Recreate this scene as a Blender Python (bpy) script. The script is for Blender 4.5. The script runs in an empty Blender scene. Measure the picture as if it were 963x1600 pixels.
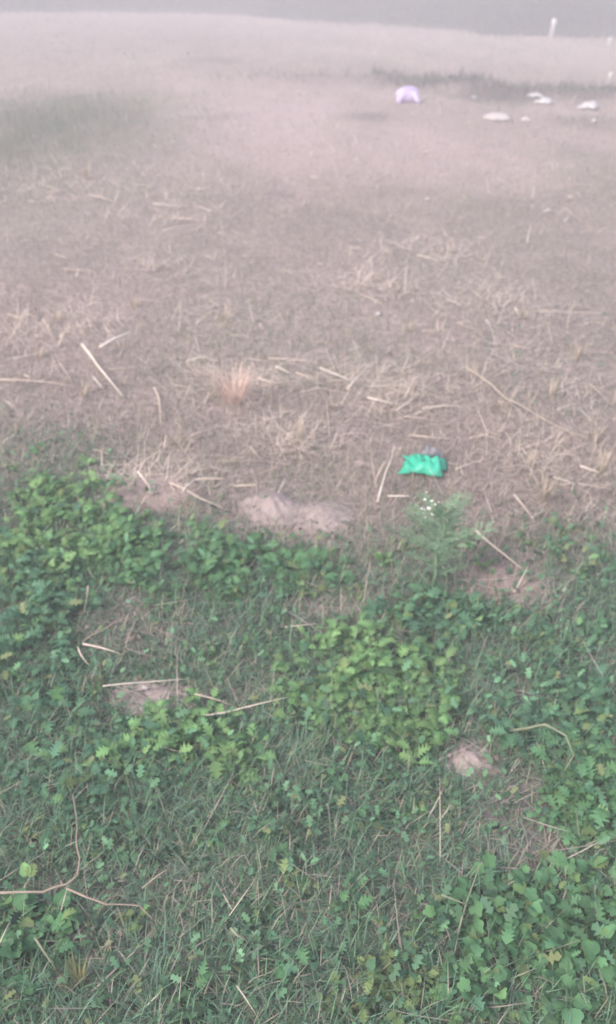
import bpy, math, random
import numpy as np
from mathutils import Vector, Matrix, Euler

random.seed(7)
rng = np.random.default_rng(7)
SC = bpy.context.scene
COL = SC.collection

# ------------------------------------------------------------------ camera
H, FOV, HORIZON_Y, ROLL = 1.5, math.radians(60), -60.0, math.radians(1.8)
F_PX = 800 / math.tan(FOV / 2)                      # focal length in photo pixels (963 x 1600)
PITCH = math.atan((800 - HORIZON_Y) / F_PX)
FW = np.array([0, math.cos(PITCH), -math.sin(PITCH)])
R0 = np.array([1.0, 0, 0]); U0 = np.array([0, math.sin(PITCH), math.cos(PITCH)])
RT = math.cos(ROLL) * R0 + math.sin(ROLL) * U0
UP = -math.sin(ROLL) * R0 + math.cos(ROLL) * U0
cam = bpy.data.cameras.new('camera'); cam_o = bpy.data.objects.new('camera', cam); COL.objects.link(cam_o)
cam.sensor_fit = 'VERTICAL'; cam.angle = FOV; cam.clip_start = 0.02; cam.clip_end = 2000
cam_o.matrix_world = Matrix(((RT[0], UP[0], -FW[0], 0), (RT[1], UP[1], -FW[1], 0), (RT[2], UP[2], -FW[2], H), (0, 0, 0, 1)))
cam.dof.use_dof = True; cam.dof.focus_distance = 1.2
cam.lens_unit = 'MILLIMETERS'
cam.dof.aperture_fstop = (cam.lens / 1000.0) / 0.0062
SC.camera = cam_o

# ------------------------------------------------------------------ light
SUN_EL, SUN_AZ = math.radians(42), math.radians(-125)     # behind the camera, to its left
w = bpy.data.worlds.new('World'); SC.world = w; w.use_nodes = True
nt = w.node_tree; nt.nodes.clear()
sky = nt.nodes.new('ShaderNodeTexSky'); sky.sky_type = 'NISHITA'; sky.sun_disc = False
sky.sun_elevation = SUN_EL; sky.sun_rotation = SUN_AZ; sky.dust_density = 4.0; sky.air_density = 1.0; sky.ozone_density = 1.0
bg = nt.nodes.new('ShaderNodeBackground'); bg.inputs['Strength'].default_value = 0.11
out = nt.nodes.new('ShaderNodeOutputWorld')
nt.links.new(sky.outputs[0], bg.inputs[0]); nt.links.new(bg.outputs[0], out.inputs[0])
sun = bpy.data.lights.new('sun', 'SUN'); sun.energy = 1.3; sun.angle = math.radians(25); sun.color = (1.0, 0.945, 0.94)
sun_o = bpy.data.objects.new('sun', sun); COL.objects.link(sun_o)
sd = Vector((math.sin(SUN_AZ) * math.cos(SUN_EL), math.cos(SUN_AZ) * math.cos(SUN_EL), math.sin(SUN_EL)))
sun_o.rotation_euler = (-sd).to_track_quat('-Z', 'Y').to_euler(); sun_o.location = sd * 60
vs = SC.view_settings
vs.view_transform = 'Standard'; vs.look = 'None'; vs.gamma = 1.0; vs.use_curve_mapping = False
vs.exposure = 1.36
SC.cycles.volume_bounces = 2
SC.cycles.max_bounces = 8

# ------------------------------------------------------------------ helpers
def vnoise(x, y, seed=0):
    x = np.asarray(x, float); y = np.asarray(y, float)
    xi = np.floor(x).astype(np.int64); yi = np.floor(y).astype(np.int64)
    fx = x - xi; fy = y - yi
    fx = fx * fx * (3 - 2 * fx); fy = fy * fy * (3 - 2 * fy)
    def h(a, b):
        n = (a * 374761393 + b * 668265263 + seed * 1442695041) & 0xffffffff
        n = ((n ^ (n >> 13)) * 1274126177) & 0xffffffff
        return ((n ^ (n >> 16)) & 0xffff) / 65535.0
    return (h(xi, yi) * (1 - fx) + h(xi + 1, yi) * fx) * (1 - fy) + (h(xi, yi + 1) * (1 - fx) + h(xi + 1, yi + 1) * fx) * fy

def fbm(x, y, seed=0, o=4):
    s = 0; a = 0.5
    for k in range(o):
        s = s + a * vnoise(np.asarray(x) * 2 ** k, np.asarray(y) * 2 ** k, seed + k * 17); a *= 0.5
    return s / (1 - 0.5 ** o)

def flat(px, py):                                     # photo pixel -> point of the level ground
    d = FW + RT * (px - 481.5) / F_PX + UP * (800 - py) / F_PX
    t = H / -d[2]
    return d[0] * t, d[1] * t

BUND = [flat(*p) for p in ((300, 128), (460, 132), (600, 128), (760, 143), (900, 150), (1100, 165))]
def bund_y(x):
    return np.interp(x, [b[0] for b in BUND], [b[1] for b in BUND])
def hgt(x, y):
    x = np.asarray(x, float); y = np.asarray(y, float)
    d = np.hypot(x, y)
    z = (fbm(x * 1.3, y * 1.3, 3) - 0.5) * 0.07 + (fbm(x * 7, y * 7, 9, 3) - 0.5) * 0.009
    z = z * np.clip(30 / (d + 1), 0.05, 1)
    # a low old bund crossing the far part of the field
    b = (y - bund_y(x)) / 0.45
    z = z + 0.10 * np.exp(-b * b) * np.clip((x + 2.5) / 1.5, 0, 1) * (0.55 + 0.9 * vnoise(x * 1.4, y * 0.7, 5))
    return z
def ground(px, py):                                   # photo pixel -> point of the real ground
    d = FW + RT * (px - 481.5) / F_PX + UP * (800 - py) / F_PX
    z = 0.0
    for _ in range(6):
        t = (H - z) / -d[2]; x, y = d[0] * t, d[1] * t; z = float(hgt(x, y))
    return Vector((x, y, z))
def px_scale(px, py):                                 # photo pixels per metre at that ground point
    p = ground(px, py); return F_PX / float(np.dot(np.array(p) - np.array([0, 0, H]), FW))

class Field:                                          # soft patches on the ground, centres taken from the photograph
    def __init__(s, blobs, edge=1.35, soft=0.7):
        s.b = []; s.edge = edge; s.soft = soft
        for (px, py, rx, ry, v) in blobs:
            c = flat(px, py); e = flat(px + rx, py); n = flat(px, py - ry); q = flat(px, py + ry)
            s.b.append((c[0], (n[1] + q[1]) / 2, math.hypot(e[0] - c[0], e[1] - c[1]), (n[1] - q[1]) / 2, v))
    def __call__(s, x, y):
        v = np.zeros(np.shape(x))
        j = (fbm(x * 5, y * 5, 41, 3) - 0.5) * 1.1
        for (cx, cy, rx, ry, a) in s.b:
            q = np.sqrt(((x - cx) / rx) ** 2 + ((y - cy) / ry) ** 2) + j
            v = np.maximum(v, a * np.clip((s.edge - q) / s.soft, 0, 1))
        return v
# bright leafy patches / bare or brown patches / pale pink dirt / green haze of taller grass far left
LUSH = Field([(100, 832, 120, 72, 1), (330, 880, 170, 50, .9), (570, 1085, 120, 80, 1), (290, 1165, 90, 50, .7), (60, 1000, 90, 130, .8),
              (880, 1120, 90, 70, .8), (930, 1250, 70, 70, .8), (850, 1490, 150, 110, 1), (20, 1460, 60, 50, .9), (620, 1540, 60, 40, .6),
              (690, 970, 90, 40, .6), (900, 890, 110, 45, .3), (810, 1010, 130, 50, .25), (170, 1230, 120, 60, .4), (480, 1330, 120, 70, .35), (700, 1090, 60, 60, .3), (440, 890, 60, 40, .8)])
BARE = Field([(200, 975, 75, 55, .7), (235, 1088, 65, 32, 1), (350, 1090, 75, 30, .7), (540, 965, 90, 50, .55), (790, 920, 80, 50, .8), (130, 1500, 60, 90, .55),
              (300, 1360, 90, 50, .45), (820, 1290, 75, 70, .8), (735, 1185, 40, 30, 1), (590, 1430, 90, 50, .5), (240, 760, 70, 40, 1), (450, 795, 80, 45, 1),
              (110, 635, 130, 40, .6), (330, 640, 260, 45, .5), (480, 600, 200, 35, .5), (640, 1330, 80, 50, .4), (90, 1400, 100, 35, .5), (300, 1450, 60, 60, .3)])
PINK = Field([(430, 200, 140, 55, 1), (640, 230, 160, 45, .7), (480, 250, 150, 25, .6), (880, 200, 120, 40, .35), (450, 160, 60, 18, .6)], 1.8, 1.6)
REED = Field([(60, 200, 170, 50, 1), (180, 200, 60, 20, .8)], 1.8, 1.7)
PALE = Field([(230, 765, 125, 52, .9), (430, 795, 75, 45, 1), (505, 803, 70, 42, 1), (232, 1090, 75, 30, 1), (735, 1188, 45, 30, .9), (795, 905, 90, 42, .8), (110, 640, 140, 30, .5), (560, 640, 250, 40, .4)], 1.5, 1.0)
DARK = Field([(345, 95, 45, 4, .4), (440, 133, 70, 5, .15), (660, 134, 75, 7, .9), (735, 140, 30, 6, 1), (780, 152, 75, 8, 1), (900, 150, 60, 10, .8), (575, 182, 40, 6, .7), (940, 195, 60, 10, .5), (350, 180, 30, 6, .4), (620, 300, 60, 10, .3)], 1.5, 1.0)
MAT = Field([(500, 600, 200, 30, 1), (640, 640, 90, 25, .8), (270, 330, 90, 35, .8), (90, 290, 90, 30, .7), (670, 400, 70, 25, .8), (600, 445, 60, 25, .8), (780, 480, 80, 30, .8), (90, 515, 80, 30, .8), (350, 505, 60, 25, .5), (860, 640, 120, 60, .7), (880, 740, 110, 50, .7),
             (270, 755, 100, 30, .6), (830, 560, 130, 40, .6), (330, 600, 80, 30, .6), (460, 690, 60, 30, .5), (210, 430, 120, 25, .5), (300, 1090, 100, 30, .4), (200, 985, 70, 45, .4)], 1.6, 1.2)
def smooth(a, b, v):
    t = np.clip((v - a) / (b - a), 0, 1); return t * t * (3 - 2 * t)
EDGE = [flat(*p) for p in ((-150, 735), (0, 690), (130, 700), (250, 800), (400, 835), (520, 880), (600, 900), (680, 820), (760, 880), (850, 850), (960, 820), (1150, 800))]
EX = [e[0] for e in EDGE]; EY = [e[1] for e in EDGE]
def greenness(x, y):                                  # 1 = the green near margin, 0 = dry field
    e = np.interp(x, EX, EY) + (fbm(x * 3, y * 3, 77, 3) - 0.5) * 0.55
    g = smooth(0.5, -0.4, y - e)
    g = g * (1 - 0.75 * BARE(x, y))
    mid = 0.22 * smooth(0.50, 0.62, fbm(x * 0.9 + 3, y * 0.5, 55, 3)) * smooth(14, 6, y)
    return np.clip(np.maximum(np.maximum(g * (0.72 + 0.5 * fbm(x * 4, y * 4, 21)), LUSH(x, y)), np.maximum(mid, 0.85 * REED(x, y))), 0, 1)

def mat(name, rough=0.8, spec=0.2):
    m = bpy.data.materials.new(name); m.use_nodes = True
    b = m.node_tree.nodes['Principled BSDF']; b.inputs['Roughness'].default_value = rough
    b.inputs['Specular IOR Level'].default_value = spec
    return m, m.node_tree, b
def N(t, kind, **kw):
    n = t.nodes.new('ShaderNode' + kind)
    for k, v in kw.items(): setattr(n, k, v)
    return n
def ramp(t, stops):
    r = N(t, 'ValToRGB')
    while len(r.color_ramp.elements) < len(stops): r.color_ramp.elements.new(0.5)
    for e, (p, c) in zip(r.color_ramp.elements, stops): e.position = p; e.color = (*c, 1)
    return r
def noisy(name, c1, c2, scale=20, rough=0.8, spec=0.2, bump=0.0, bump_scale=None, trans=0.0, vary=0.0):
    m, t, b = mat(name, rough, spec)
    tc = N(t, 'TexCoord'); n = N(t, 'TexNoise'); n.inputs['Scale'].default_value = scale; n.inputs['Detail'].default_value = 5
    t.links.new(tc.outputs['Object'], n.inputs['Vector'])
    r = ramp(t, [(0.3, c1), (0.7, c2)]); t.links.new(n.outputs['Fac'], r.inputs['Fac'])
    c = r.outputs['Color']
    if vary:
        oi = N(t, 'ObjectInfo'); hs = N(t, 'HueSaturation'); mr = N(t, 'MapRange'); mh = N(t, 'MapRange')
        mr.inputs['To Min'].default_value = 1 - vary; mr.inputs['To Max'].default_value = 1 + vary
        mh.inputs['To Min'].default_value = 0.5 - 0.03 * vary / 0.3; mh.inputs['To Max'].default_value = 0.5 + 0.004 * vary / 0.3
        wn = N(t, 'TexWhiteNoise', noise_dimensions='1D')
        t.links.new(oi.outputs['Random'], mr.inputs['Value']); t.links.new(oi.outputs['Random'], wn.inputs['W'])
        t.links.new(wn.outputs['Value'], mh.inputs['Value'])
        t.links.new(mr.outputs[0], hs.inputs['Value']); t.links.new(mh.outputs[0], hs.inputs['Hue']); t.links.new(c, hs.inputs['Color'])
        c = hs.outputs['Color']
    t.links.new(c, b.inputs['Base Color'])
    if bump:
        n2 = N(t, 'TexNoise'); n2.inputs['Scale'].default_value = bump_scale or scale * 3; n2.inputs['Detail'].default_value = 6
        t.links.new(tc.outputs['Object'], n2.inputs['Vector'])
        bp = N(t, 'Bump'); bp.inputs['Strength'].default_value = bump; bp.inputs['Distance'].default_value = 0.02
        t.links.new(n2.outputs['Fac'], bp.inputs['Height']); t.links.new(bp.outputs[0], b.inputs['Normal'])
    if trans: translucent(t, b, c, trans)
    return m
def translucent(t, b, c, f):
    tr = N(t, 'BsdfTranslucent'); mx = N(t, 'MixShader'); mx.inputs[0].default_value = f
    o = t.nodes['Material Output']; t.links.new(c, tr.inputs['Color'])
    t.links.new(b.outputs[0], mx.inputs[1]); t.links.new(tr.outputs[0], mx.inputs[2]); t.links.new(mx.outputs[0], o.inputs['Surface'])
def attr_mat(name, rough=0.75, trans=0.25, spec=0.15):
    m, t, b = mat(name, rough, spec)
    a = N(t, 'Attribute', attribute_name='Col'); t.links.new(a.outputs['Color'], b.inputs['Base Color'])
    if trans: translucent(t, b, a.outputs['Color'], trans)
    return m

def mesh_np(name, V, faces_flat, sizes, col=None, smooth_sh=False):
    V = np.asarray(V, np.float32); me = bpy.data.meshes.new(name)
    me.vertices.add(len(V)); me.vertices.foreach_set('co', V.ravel())
    sizes = np.asarray(sizes, np.int32); starts = np.concatenate([[0], np.cumsum(sizes)[:-1]]).astype(np.int32)
    me.loops.add(len(faces_flat)); me.loops.foreach_set('vertex_index', np.asarray(faces_flat, np.int32))
    me.polygons.add(len(sizes)); me.polygons.foreach_set('loop_start', starts); me.polygons.foreach_set('loop_total', sizes)
    if smooth_sh: me.polygons.foreach_set('use_smooth', np.ones(len(sizes), bool))
    me.update(calc_edges=True)
    if col is not None:
        a = me.color_attributes.new('Col', 'FLOAT_COLOR', 'POINT')
        a.data.foreach_set('color', np.concatenate([col, np.ones((len(col), 1))], 1).astype(np.float32).ravel())
    return me
def link(name, me, m=None, parent=None):
    o = bpy.data.objects.new(name, me); COL.objects.link(o)
    if m is not None and me is not None and not me.materials: me.materials.append(m)
    if parent is not None: o.parent = parent
    return o
def tag(o, label=None, cat=None, group=None, kind=None):
    for k, v in (('label', label), ('category', cat), ('group', group), ('kind', kind)):
        if v: o[k] = v
    return o
def empty(name, loc, rz=0):
    o = bpy.data.objects.new(name, None); COL.objects.link(o); o.location = loc; o.rotation_euler = (0, 0, rz); o.empty_display_size = 0.02
    return o
def tube(pts, radii, n=6, closed=True):
    V = []; Fc = []; pts = [Vector(p) for p in pts]
    for i, p in enumerate(pts):
        d = (pts[min(i + 1, len(pts) - 1)] - pts[max(i - 1, 0)]).normalized()
        a = d.cross(Vector((0, 0, 1)) if abs(d.z) < 0.9 else Vector((1, 0, 0))).normalized(); b = d.cross(a)
        for k in range(n):
            an = 2 * math.pi * k / n; V.append(p + (a * math.cos(an) + b * math.sin(an)) * radii[i])
    for i in range(len(pts) - 1):
        for k in range(n):
            k2 = (k + 1) % n; Fc.append((i * n + k, i * n + k2, (i + 1) * n + k2, (i + 1) * n + k))
    Fc.append(tuple(range(n))[::-1]); Fc.append(tuple(range((len(pts) - 1) * n, len(pts) * n)))
    return V, Fc
def pydata(name, V, Fc, sm=True):
    me = bpy.data.meshes.new(name); me.from_pydata([tuple(v) for v in V], [], Fc)
    if sm: me.polygons.foreach_set('use_smooth', [True] * len(Fc))
    me.update(); return me

# ------------------------------------------------------------------ ground (one sheet to the horizon)
def axis(n, k, W): u = np.linspace(-1, 1, n); return W * np.sinh(k * u) / math.sinh(k)
gx = axis(421, 7.2, 420); gy = axis(461, 7.0, 420) + 2.2
GX, GY = np.meshgrid(gx, gy); fxs, fys = GX.ravel(), GY.ravel()
V = np.stack([fxs, fys, hgt(fxs, fys)], 1)
nx, ny = len(gx), len(gy)
i0 = (np.arange(ny - 1)[:, None] * nx + np.arange(nx - 1)[None]).ravel()
Fq = np.stack([i0, i0 + 1, i0 + nx + 1, i0 + nx], 1)
soil = np.array([0.325, 0.262, 0.245]); damp = np.array([0.105, 0.098, 0.10]); pink = np.array([0.43, 0.335, 0.33]); mossy = np.array([0.075, 0.095, 0.070])
g = greenness(fxs, fys)[:, None]; br = BARE(fxs, fys)[:, None]; pk = PINK(fxs, fys)[:, None]
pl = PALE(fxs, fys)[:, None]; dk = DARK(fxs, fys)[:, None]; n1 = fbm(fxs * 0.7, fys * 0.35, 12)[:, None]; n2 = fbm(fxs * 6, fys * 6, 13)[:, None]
c = soil * (0.72 + 0.56 * n1) * (0.8 + 0.4 * n2)
c = c * (1 - pk) + pink * pk
c = c * (1 - 0.8 * g) + mossy * 0.8 * g
near_bare = br * (fys < 1.9)[:, None]
c = c * (1 - 0.85 * near_bare) + damp * 1.15 * 0.85 * near_bare
bb = np.exp(-(((fys - bund_y(fxs)) / 0.6) ** 2)) * np.clip((fxs + 2.5) / 1.5, 0, 1)
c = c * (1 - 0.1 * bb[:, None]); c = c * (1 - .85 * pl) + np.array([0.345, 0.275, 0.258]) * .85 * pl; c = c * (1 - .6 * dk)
me = mesh_np('ground', V, Fq.ravel(), np.full(len(Fq), 4), c, True)
m, t, b = mat('soil', 0.95, 0.1)
a = N(t, 'Attribute', attribute_name='Col'); tc = N(t, 'TexCoord'); n = N(t, 'TexNoise'); n.inputs['Scale'].default_value = 38; n.inputs['Detail'].default_value = 8
t.links.new(tc.outputs['Object'], n.inputs['Vector'])
r = ramp(t, [(0.25, (0.55, 0.55, 0.55)), (0.75, (1.35, 1.32, 1.3))]); t.links.new(n.outputs['Fac'], r.inputs['Fac'])
mx = N(t, 'MixRGB', blend_type='MULTIPLY'); mx.inputs[0].default_value = 1
t.links.new(a.outputs['Color'], mx.inputs[1]); t.links.new(r.outputs[0], mx.inputs[2]); t.links.new(mx.outputs[0], b.inputs['Base Color'])
bp = N(t, 'Bump'); bp.inputs['Strength'].default_value = 0.7; bp.inputs['Distance'].default_value = 0.02
t.links.new(n.outputs['Fac'], bp.inputs['Height']); t.links.new(bp.outputs[0], b.inputs['Normal'])
tag(link('ground', me, m), kind='structure')

# ------------------------------------------------------------------ grass and litter nobody could count
def sample(n, y0, y1, power, seed, wx=0.52, w0=0.75):
    r = np.random.default_rng(seed); yy = np.linspace(y0, y1, 800)
    p = (w0 + wx * yy) * (1.5 / np.hypot(yy, 1.5)) ** power; cdf = np.cumsum(p); cdf /= cdf[-1]
    y = np.interp(r.random(n), cdf, yy); x = (r.random(n) * 2 - 1) * (w0 + wx * y)
    return x, y, r
def blades(name, x, y, r, length, width, lean, bend, col, m, zoff=0.0):
    n = len(x); az = r.random(n) * 2 * np.pi
    d = np.stack([np.cos(az), np.sin(az)], 1); s = np.stack([-np.sin(az), np.cos(az)], 1)
    z0 = hgt(x, y) + zoff - 0.002
    def pt(tt):
        a = lean + bend * tt
        return np.sin(a) * length * tt, np.maximum(np.cos(a) * length * tt, -0.002 + 0.004)
    V = np.zeros((n, 5, 3))
    for k, (tt, wd) in enumerate(((0, 1.0), (0.55, 0.85), (1, 0))):
        h_, v_ = pt(tt)
        cx = x + d[:, 0] * h_; cy = y + d[:, 1] * h_; cz = z0 + v_
        if tt > 0: cz = np.maximum(cz, z0 + 0.004)
        if k < 2:
            for sgn, off in ((-1, 0), (1, 1)):
                V[:, k * 2 + off] = np.stack([cx + sgn * s[:, 0] * width * wd / 2, cy + sgn * s[:, 1] * width * wd / 2, cz], 1)
        else: V[:, 4] = np.stack([cx, cy, cz], 1)
    base = np.arange(n)[:, None] * 5
    Fc = np.concatenate([base + np.array([[0, 1, 3, 2]]), base + np.array([[2, 3, 4]])], 1).ravel()
    sizes = np.tile([4, 3], n)
    me = mesh_np(name, V.reshape(-1, 3), Fc, sizes, np.repeat(col, 5, 0))
    return link(name, me, m)
M_grass = attr_mat('grass_blade', 0.7, 0.25)
STRAW = np.array([0.56, 0.475, 0.41]); DRYB = np.array([0.350, 0.290, 0.245]); OLIVE = np.array([0.24, 0.248, 0.165]); GREEN = np.array([0.140, 0.235, 0.125]); TEAL = np.array([0.130, 0.225, 0.170])

# green and half-dry blades of the near margin
x, y, r = sample(210000, 0.35, 5.0, 1.6, 101)
g = greenness(x, y); keep = r.random(len(x)) < np.clip(0.12 + 1.2 * g, 0, 1) * (1 - 0.45 * LUSH(x, y)) * smooth(4.6, 2.6, y)
x, y, g = x[keep], y[keep], g[keep]; n = len(x)
L = r.uniform(0.02, 0.075, n) * (0.6 + 0.6 * g); W = r.uniform(0.0013, 0.0028, n); lean = r.uniform(0.15, 1.25, n)
k = (r.random(n) < 0.13 + 0.4 * (1 - g))[:, None]; q = r.random((n, 1))
c = np.where(k, OLIVE * (1 - q) + STRAW * 0.75 * q, (GREEN * (1 - q) + TEAL * q) * r.uniform(0.7, 1.45, (n, 1)))
tag(blades('green_grass', x, y, r, L, W, lean, r.uniform(0, 0.9, n), c, M_grass), 'short green grass covering the near margin of the field', 'grass', kind='stuff')

# matted dry grass of the field
x, y, r = sample(320000, 1.0, 34, 2.1, 102)
g = greenness(x, y); pk = PINK(x, y); rd = REED(x, y); br = BARE(x, y)
keep = r.random(len(x)) < np.clip(1.0 - 0.55 * (y < 1.7) - 1.1 * g * (y < 6) - 0.6 * pk - 0.25 * br - .65 * br * (y < 1.7), 0.05, 1)
x, y, g, pk, rd = x[keep], y[keep], g[keep], pk[keep], rd[keep]; n = len(x)
far = np.clip(y / 8, 0.5, 3)
L = r.uniform(0.02, 0.085, n) * (0.8 + 0.25 * far) * (1 + 0.9 * rd); W = r.uniform(0.0015, 0.0032, n) * np.clip(far * 1.4, 1, 4)
lean = np.where(r.random(n) < 0.6, r.uniform(0.9, 1.5, n), r.uniform(0.1, 0.9, n)) * (1 - 0.5 * rd)
q = r.random((n, 1)); big = fbm(x * 0.8, y * 0.5, 31)[:, None]
c = DRYB * (1 - q) + STRAW * 0.72 * q
ol = np.clip((big - 0.40) * 4.5, 0, 0.95) * r.random((n, 1)); c = c * (1 - ol) + OLIVE * np.array([.9, 1.02, .95]) * ol
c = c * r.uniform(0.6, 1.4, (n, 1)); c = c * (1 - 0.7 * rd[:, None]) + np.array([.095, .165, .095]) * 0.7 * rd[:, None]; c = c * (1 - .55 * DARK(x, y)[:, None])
tag(blades('dry_grass', x, y, r, L, W, lean, r.uniform(-0.1, 0.5, n), c, M_grass), 'matted dry brown grass covering the field', 'grass', kind='stuff')

# fine chopped straw litter
x, y, r = sample(60000, 0.5, 22, 1.7, 103)
pat = fbm(x * 1.4, y * 1.0, 61, 3); keep = (r.random(len(x)) < np.clip(np.clip((pat - 0.45) * 1.6, 0.03, .25) + .75 * MAT(x, y) ** 1.5, 0, 1) * (1 - 0.8 * greenness(x, y)) * (1 - .5 * PALE(x, y)))
x, y = x[keep], y[keep]
NS = 8500; w_ = np.array([bl[4] * 1.0 for bl in MAT.b]); ch = r.choice(len(w_), NS, p=w_ / w_.sum())
mb = np.array([bl[:4] for bl in MAT.b])[ch]; mx_ = mb[:, 0] + r.normal(0, .62, NS) * mb[:, 2]; my_ = mb[:, 1] + r.normal(0, .62, NS) * mb[:, 3]
kk = (r.random(NS) < smooth(.42, .56, fbm(mx_ * 6, my_ * 3, 71, 2)) + .12) & (greenness(mx_, my_) < .6) & ((my_ > 2.0) | (r.random(NS) < .3))
x = np.concatenate([x, mx_[kk]]); y = np.concatenate([y, my_[kk]]); n = len(x)
c = STRAW * r.uniform(0.8, 1.6, (n, 1)) * np.where(y < 1.9, .68, 1.0)[:, None]
tag(blades('straw_litter', x, y, r, r.uniform(0.03, 0.22, n) * r.uniform(.35, 1, n), r.uniform(0.0014, 0.0030, n) * np.clip(y / 3.5, 1, 3), np.where(r.random(n) < .8, r.uniform(1.25, 1.54, n), r.uniform(.5, 1.25, n)), r.uniform(-0.1, 0.1, n), c, M_grass, 0.012), 'short chopped straw strewn over the dry grass', 'straw', kind='stuff')

# ---- leaves
def leaf_mesh(name, lobes=3, depth=0.5, wide=0.42, narrow=False, seed=0, droop=0.25):
    r = random.Random(seed); st = [(0.0, 0.03, 0)]
    for i in range(lobes):
        t0 = 0.14 + 0.72 * i / lobes; t1 = 0.14 + 0.72 * (i + 1) / lobes
        e = math.sin(math.pi * min(1, 0.22 + 0.72 * (t0 + t1) / 2)) * wide
        st.append((t0 + 0.02, e * (1 - depth), 0)); st.append(((t0 + t1) / 2 + 0.02, e * r.uniform(0.9, 1.1), 0.12)); 
    st.append((0.86, wide * 0.32, 0.02)); st.append((0.95, wide * 0.22, 0.02))
    V = []; Fc = []
    for (tt, hw, sweep) in st:
        zc = 0.10 * math.sin(tt * 2.6) - droop * tt * tt
        V += [(tt + sweep, -hw, zc + hw * 0.22), (tt, 0, zc), (tt + sweep, hw, zc + hw * 0.22)]
    V.append((1.02, 0, 0.1 * math.sin(2.6) - droop))
    n = len(st)
    for i in range(n - 1):
        a = i * 3; Fc += [(a, a + 3, a + 4, a + 1), (a + 1, a + 4, a + 5, a + 2)]
    Fc += [((n - 1) * 3, n * 3, (n - 1) * 3 + 1), ((n - 1) * 3 + 1, n * 3, (n - 1) * 3 + 2)]
    return np.array(V), Fc
def polar_leaf(lobes, depth, seed, droop):
    r = random.Random(seed); V = [(0.5, 0, 0.05)]; n = 26; ph = r.uniform(-.1, .1)
    for k in range(n):
        a = -math.pi + 2 * math.pi * (k + 0.5) / n
        q = 0.5 * (1 - depth + depth * abs(math.cos(lobes * (a + ph) / 2)) ** 0.7) * (1.0 - 0.12 * (abs(a) / math.pi) ** 4) * r.uniform(.95, 1.05)
        x = 0.5 + q * math.cos(a); y = q * math.sin(a) * 0.95
        V.append((x, y, 0.10 * math.sin(x * 2.6) - droop * x * x + abs(y) * 0.25 + r.uniform(-.015, .015)))
    V.append((0, 0, 0)); Fc = [(0, 1 + k, 2 + k) for k in range(n - 1)] + [(0, n, n + 1), (0, n + 1, 1)]
    return np.array(V), Fc
LEAF = {'lobed': [leaf_mesh('l', 3, 0.68, 0.46, seed=s, droop=0.15 + 0.1 * s) for s in range(3)],
        'round': [polar_leaf(5, 0.36, 3, .2), polar_leaf(3, 0.30, 4, .1), leaf_mesh('f', 3, 0.55, 0.5, seed=31, droop=.2)],
        'fine': [leaf_mesh('f', 4, 0.74, 0.44, seed=s + 20, droop=0.2) for s in range(3)]}

# low leafy ground cover between the weeds: too small and dense to tell apart
x, y, r = sample(95000, 0.4, 4.6, 1.5, 104)
g = greenness(x, y); lu = LUSH(x, y); keep = r.random(len(x)) < np.clip(0.44 * g * (1 - .75 * lu), 0, 1) * np.where(y > np.interp(x, EX, EY) + .25, .2, 1) * (0.22 + 0.85 * smooth(0.42, 0.58, fbm(x * 8, y * 8, 91, 3)) + 0.3 * lu)
x, y, g, lu = x[keep], y[keep], g[keep], lu[keep]; n = len(x)
lt = np.array([(0, -0.04, 0), (0.22, -0.28, .06), (0.34, -0.10, .02), (0.52, -0.42, .07), (0.60, -0.12, .02), (0.82, -0.26, .03), (1.0, 0, -.06), (0.82, 0.26, .03), (0.60, 0.12, .02), (0.52, 0.42, .07), (0.34, 0.10, .02), (0.22, 0.28, .06), (0, 0.04, 0)])
NL = len(lt)
sz = r.uniform(0.011, 0.030, n) * (0.8 + 0.5 * lu)
az = r.random(n) * 2 * np.pi; pi_ = r.uniform(-0.5, 0.9, n); ro = r.uniform(-0.6, 0.6, n)
P = lt[None] * sz[:, None, None]
X, Y, Z = P[..., 0], P[..., 1], P[..., 2]
Y2 = Y * np.cos(ro)[:, None] - Z * np.sin(ro)[:, None]; Z2 = Y * np.sin(ro)[:, None] + Z * np.cos(ro)[:, None]
X3 = X * np.cos(pi_)[:, None] - Z2 * np.sin(pi_)[:, None]; Z3 = X * np.sin(pi_)[:, None] + Z2 * np.cos(pi_)[:, None]
X4 = X3 * np.cos(az)[:, None] - Y2 * np.sin(az)[:, None]; Y4 = X3 * np.sin(az)[:, None] + Y2 * np.cos(az)[:, None]
zz = hgt(x, y) + r.uniform(0.006, 0.035, n) * (0.8 + 0.9 * lu)
V = np.stack([X4 + x[:, None], Y4 + y[:, None], Z3 + zz[:, None]], 2).reshape(-1, 3)
base = np.arange(n)[:, None] * NL
Fc = np.concatenate([base + np.array([[0, 1, 2, 10, 11, 12]]), base + np.array([[2, 3, 4, 8, 9, 10]]), base + np.array([[4, 5, 6, 7, 8]])], 1).ravel()
cv = (np.array([0.10, 0.205, 0.095]) * (1 - r.random((n, 1))) + np.array([0.09, 0.19, 0.12]) * r.random((n, 1))) * r.uniform(0.65, 1.35, (n, 1))
yel = (r.random(n) < 0.07)[:, None]; cv = np.where(yel, np.array([0.22, 0.26, 0.12]), cv)
me = mesh_np('ground_cover', V, Fc, np.tile([6, 6, 5], n), np.repeat(cv, NL, 0))
tag(link('ground_cover', me, attr_mat('small_leaf', 0.6, 0.25, 0.25)), 'low leafy green ground cover between the weeds', 'ground cover', kind='stuff')

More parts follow.
